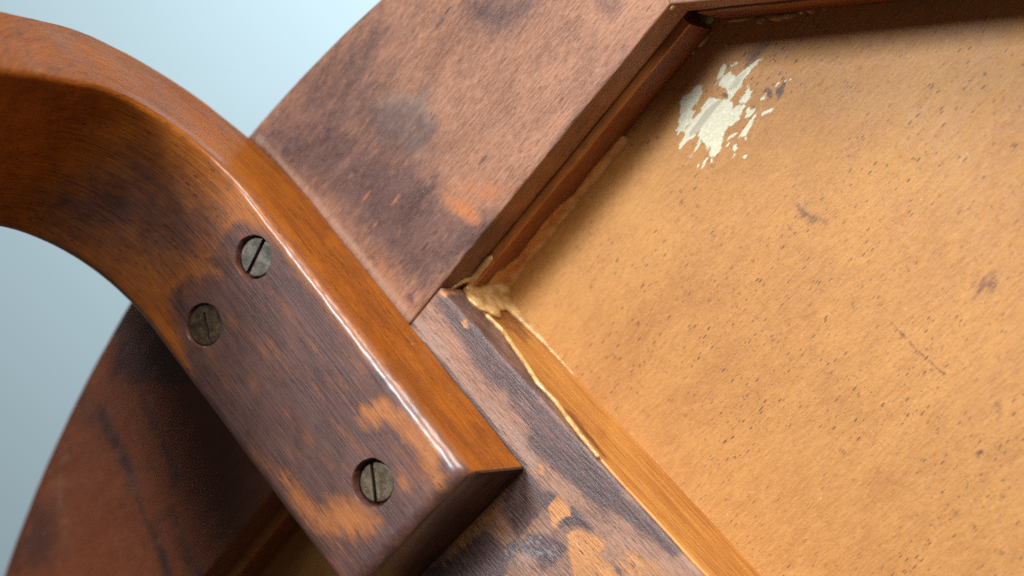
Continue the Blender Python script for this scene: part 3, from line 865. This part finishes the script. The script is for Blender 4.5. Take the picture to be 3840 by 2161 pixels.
for i, (c, rh, rhead, rec, slot, sw, sd, lab) in enumerate(screws):
    cc = un(c[0], c[1], T)[:2]
    # the head sits at the middle of the hole, slightly sunk
    zt = T - rec
    Vc, Fc = cylinder(cc, [(rhead - .5, T - 3.9), (rhead, zt - .35), (rhead - .06, zt - .12), (rhead - .25, zt)], 56, i * 9 + 2, .10 if i != 1 else .22)
    so = make('screw', Vc, Fc, M_screw, None, label=lab)
    a = un(*slot[0], zt)[:2]; b = un(*slot[1], zt)[:2]
    d = (b - a) / np.linalg.norm(b - a); e = np.array([-d[1], d[0]])
    mid = (a + b) / 2
    L2 = rhead + 1 if i != 1 else np.linalg.norm(b - a) / 2
    bx = []
    for z in (zt - sd, zt + 1):
        for sx, sy in ((-1, -1), (1, -1), (1, 1), (-1, 1)):
            qv = mid + d * sx * L2 + e * sy * sw / 2
            bx.append((qv[0], qv[1], z))
    cu = tmp_object(bx, [(0, 1, 2, 3), (7, 6, 5, 4), (0, 4, 5, 1), (1, 5, 6, 2), (2, 6, 7, 3), (3, 7, 4, 0)])
    me2 = boolean(so, [cu])
    me2.materials.clear(); me2.materials.append((M_screw0, M_screw2, M_screw)[i]); me2.materials.append(M_slot)
    for p in me2.polygons:
        zc = p.center.z * 1000
        cx = np.array([p.center.x * 1000, p.center.y * 1000]) - mid
        p.material_index = 1 if (abs(cx @ e) < sw / 2 + .05 and zc < zt - .02 and zc > zt - sd - .05) else 0
        p.use_smooth = abs(p.normal.z) < .99
    so.parent = leg


# ------------------------------------------------------------------ glue
nz = lambda x, s=0: mnoise.noise(Vector((x, s, .3)))
PB_ = -24.2


def blob_mesh(name, balls, voxel=.34, smooth=70, mat=None, label=None):
    """rounded mass of glue: overlapping lumps merged into one skin. balls: (centre, radii xyz)"""
    V = []; F = []
    for (c, rr) in balls:
        o = len(V)
        seg, rows = 12, 7
        for i in range(1, rows):
            f = math.pi * i / rows
            for j in range(seg):
                q = 2 * math.pi * j / seg
                V.append((c[0] + rr[0] * math.sin(f) * math.cos(q), c[1] + rr[1] * math.sin(f) * math.sin(q), c[2] + rr[2] * math.cos(f)))
        V.append((c[0], c[1], c[2] + rr[2])); V.append((c[0], c[1], c[2] - rr[2]))
        tp, bt = len(V) - 2, len(V) - 1
        for i in range(rows - 2):
            for j in range(seg):
                j2 = (j + 1) % seg
                F.append((o + i * seg + j, o + i * seg + j2, o + (i + 1) * seg + j2, o + (i + 1) * seg + j))
        for j in range(seg):
            j2 = (j + 1) % seg
            F.append((tp, o + j, o + j2)); F.append((bt, o + (rows - 2) * seg + j2, o + (rows - 2) * seg + j))
    me = bpy.data.meshes.new(name)
    me.from_pydata([tuple(np.array(v) * .001) for v in V], [], F); me.update()
    o = bpy.data.objects.new(name, me); sc.collection.objects.link(o)
    md = o.modifiers.new('r', 'REMESH'); md.mode = 'VOXEL'; md.voxel_size = voxel * .001
    md = o.modifiers.new('s', 'SMOOTH'); md.iterations = smooth; md.factor = .5
    dg = bpy.context.evaluated_depsgraph_get()
    me2 = bpy.data.meshes.new_from_object(o.evaluated_get(dg))
    bpy.data.objects.remove(o); bpy.data.meshes.remove(me)
    me2.name = name
    return link(name, me2, mat or M_glue, stool, angle=180, label=label)


def chain(pts, rad, n):
    """lumps strung along a polyline; rad(t) -> radii"""
    pts = [np.array(p, float) for p in pts]
    L = np.cumsum([0] + [np.linalg.norm(b - a) for a, b in zip(pts, pts[1:])])
    out = []
    for i in range(n):
        t = i / (n - 1)
        d = t * L[-1]
        k_ = min(int(np.searchsorted(L, d, side='right')) - 1, len(pts) - 2)
        f = (d - L[k_]) / (L[k_ + 1] - L[k_])
        out.append((pts[k_] * (1 - f) + pts[k_ + 1] * f, rad(t)))
    return out


# thick pool in the inner corner with its drips
random.seed(5)
balls = []
# pale drip along the step of the rim side
balls += chain([ray(1838, 970, 0, .8), ray(1800, 1012, 0, .6), ray(1757, 1078, 0, .5)], lambda t: (1.2, 1.3, 1.0 + .3 * nz(t * 3)), 14)
balls += chain([ray(1750, 1050, 0, .3), ray(1715, 1070, 0, .2), ray(1680, 1092, 0, .2)], lambda t: (.8 - .3 * t, 1.0, 1.5 - .9 * t), 10)
# pool over the cross rail side
for (x, y, a, b) in [(1762, 1096, 2.2, 3.0), (1790, 1112, 3.0, 3.4), (1815, 1135, 3.2, 3.4), (1840, 1155, 3.2, 3.2), (1850, 1170, 2.6, 2.6), (1800, 1145, 2.6, 2.8), (1775, 1125, 2.2, 2.5), (1835, 1120, 3.2, 3.6), (1860, 1140, 2.8, 3.4)]:
    p = ray(x, y, 1, .25)
    balls.append((p, (a, .85 + .1 * random.random(), b)))
for (x, y, h) in [(1848, 1172, .5), (1868, 1084, .6), (1746, 1078, .5)]:
    p = ray(x, y, 1, .8)
    balls.append((p, (.9, .7, .9)))
# filling of the corner itself, down to the panel
balls += chain([(.8, .6, -11), (1.2, 1.0, -17), (1.6, 1.4, -23.5)], lambda t: (1.6 + 1.6 * t, 1.3 + 1.2 * t, 2.2), 12)
# run along the foot of the cross rail
balls += chain([(1.5, .8, -22), (6, .6, -22.8), (10.4, .5, -23.6), (18.2, .45, -24), (24, .4, -24.1), (28, .3, -24.2)],
               lambda t: (1.6, 1.15 - .75 * t + .12 * nz(t * 9), 2.8 * (1 - t) ** 1.4 + .6), 46)
# run along the foot of the rim side, under the wavy line
WAVE = [(1855, 1018), (1880, 1007), (1936, 966), (1988, 895), (2040, 828), (2089, 776), (2148, 731), (2204, 653), (2282, 564), (2330, 508)]
wv = [ray(x, y, 0, .9) for x, y in WAVE]
blob_mesh('corner_glue', balls, label='lumpy amber pool of dried glue in the inner corner')

# thin skin of glue climbing the rim side from the panel up to a wavy rim
V = []; F = []
us2 = np.linspace(1.5, wv[-1][1], 110)
wz = np.interp(us2, [w[1] for w in wv], [w[2] for w in wv])
seg = 8
for i, (u, z) in enumerate(zip(us2, wz)):
    z = max(z, PB_ + .5) + .05 * nz(u * 1.3)
    a = np.array([1.75 - .9 * (-10.8 - z) / 13.7 + .18, u, z]); b = np.array([2.1 + .5 * nz(u * .2, 4) + (z - PB_) * .12, u, PB_ + .06]); m_ = np.array([1.2, u, PB_ + 1.0])
    V.append(a - np.array([.5, 0, 0]))
    V.append(a + np.array([.10, 0, .16]))
    for j in range(1, seg + 1):
        f = j / seg
        V.append(a * (1 - f) ** 2 + 2 * f * (1 - f) * m_ + b * f * f)
    V.append(np.array([.2, u, PB_ - .3]))
m = seg + 3
for i in range(len(us2) - 1):
    for j in range(m):
        j2 = (j + 1) % m
        F.append((i * m + j, i * m + j2, (i + 1) * m + j2, (i + 1) * m + j))
F.append(tuple(range(m))); F.append(tuple((len(us2) - 1) * m + j for j in range(m - 1, -1, -1)))
film = make('glue_film', V, F, M_film, stool, angle=80, label='tan film of old glue with a wavy upper edge along the rim')


bead = [ray(x, y, 1, .45) for x, y in [(1831, 1188), (1886, 1242), (1941, 1321), (1975, 1371), (2016, 1436), (2085, 1508), (2125, 1564), (2175, 1629), (2215, 1679), (2240, 1709)]]
bl = chain(bead, lambda t: (.75, .55, (.62 + .25 * nz(t * 11, 7)) * (1 if t < .93 else .75)), 110)
blob_mesh('glue_bead', bl, voxel=.2, smooth=4, label='yellow line of dried glue along the cross rail joint')


def lump(cx, cy, n, la_, lb_, h, ang, nrm=None, seg=16, name='glue_drop'):
    V = []; F = []
    c = np.array([cx, cy, n], float)
    if nrm is None:
        A = np.array([math.cos(ang), math.sin(ang), 0]); B = np.array([-math.sin(ang), math.cos(ang), 0]); N = np.array([0, 0, 1.])
    else:
        N = np.array(nrm, float); B = np.array([0, 0, 1.]); A = np.cross(B, N)
    rows = 6
    sd_ = cx * 3 + cy
    for i in range(rows):
        f = i / rows * math.pi / 2
        for j in range(seg):
            q = 2 * math.pi * j / seg
            rr = 1 + .22 * mnoise.noise(Vector((math.cos(q) * 1.3 + sd_, math.sin(q) * 1.3, 0)))
            V.append(c + (A * math.cos(q) * la_ + B * math.sin(q) * lb_) * math.cos(f) * rr + N * (math.sin(f) * h - .1))
    V.append(c + N * (h - .1))
    for i in range(rows - 1):
        for j in range(seg):
            j2 = (j + 1) % seg
            F.append((i * seg + j, i * seg + j2, (i + 1) * seg + j2, (i + 1) * seg + j))
    for j in range(seg): F.append(((rows - 1) * seg + j, (rows - 1) * seg + (j + 1) % seg, rows * seg))
    F.append(tuple(range(seg)))
    return make(name, V, F, M_glue, stool, angle=80)


q45 = math.pi / 4
for (x, y, a, b, h, an) in [(2850, 75, 1.15, 1.0, .7, q45), (2915, 66, 1.7, .85, .7, q45), (2960, 58, 1.7, .8, .6, q45), (3005, 46, .55, .5, .5, q45), (3043, 41, 1.2, .6, .5, q45),
                            (3092, 33, .7, .4, .4, q45), (2634, 155, 1.9, .7, .6, 1.45), (2596, 194, .8, .55, .5, 1.45), (2578, 213, .45, .35, .4, 1.45), (2650, 72, 1.7, 1.5, 1.2, q45),
                            (2770, 74, 3.2, .45, .4, q45)]:
    p = un(x, y, PB_)
    lump(p[0], p[1], PB_, a, b, h, an)
nr = (math.sin(q45), -math.cos(q45), 0)
p = un(2690, 22, -14)
lump(p[0], p[1], -14, 3.6, 1.4, .5, 0, nrm=nr)
p = un(2592, 14, -5)
lump(p[0], p[1], -5, 1.6, 1.0, .5, 0, nrm=nr)
p = un(2528, 24, -1.5)
lump(p[0], p[1], -1.5, 1.2, .9, .5, 0, nrm=(1, 0, 0))
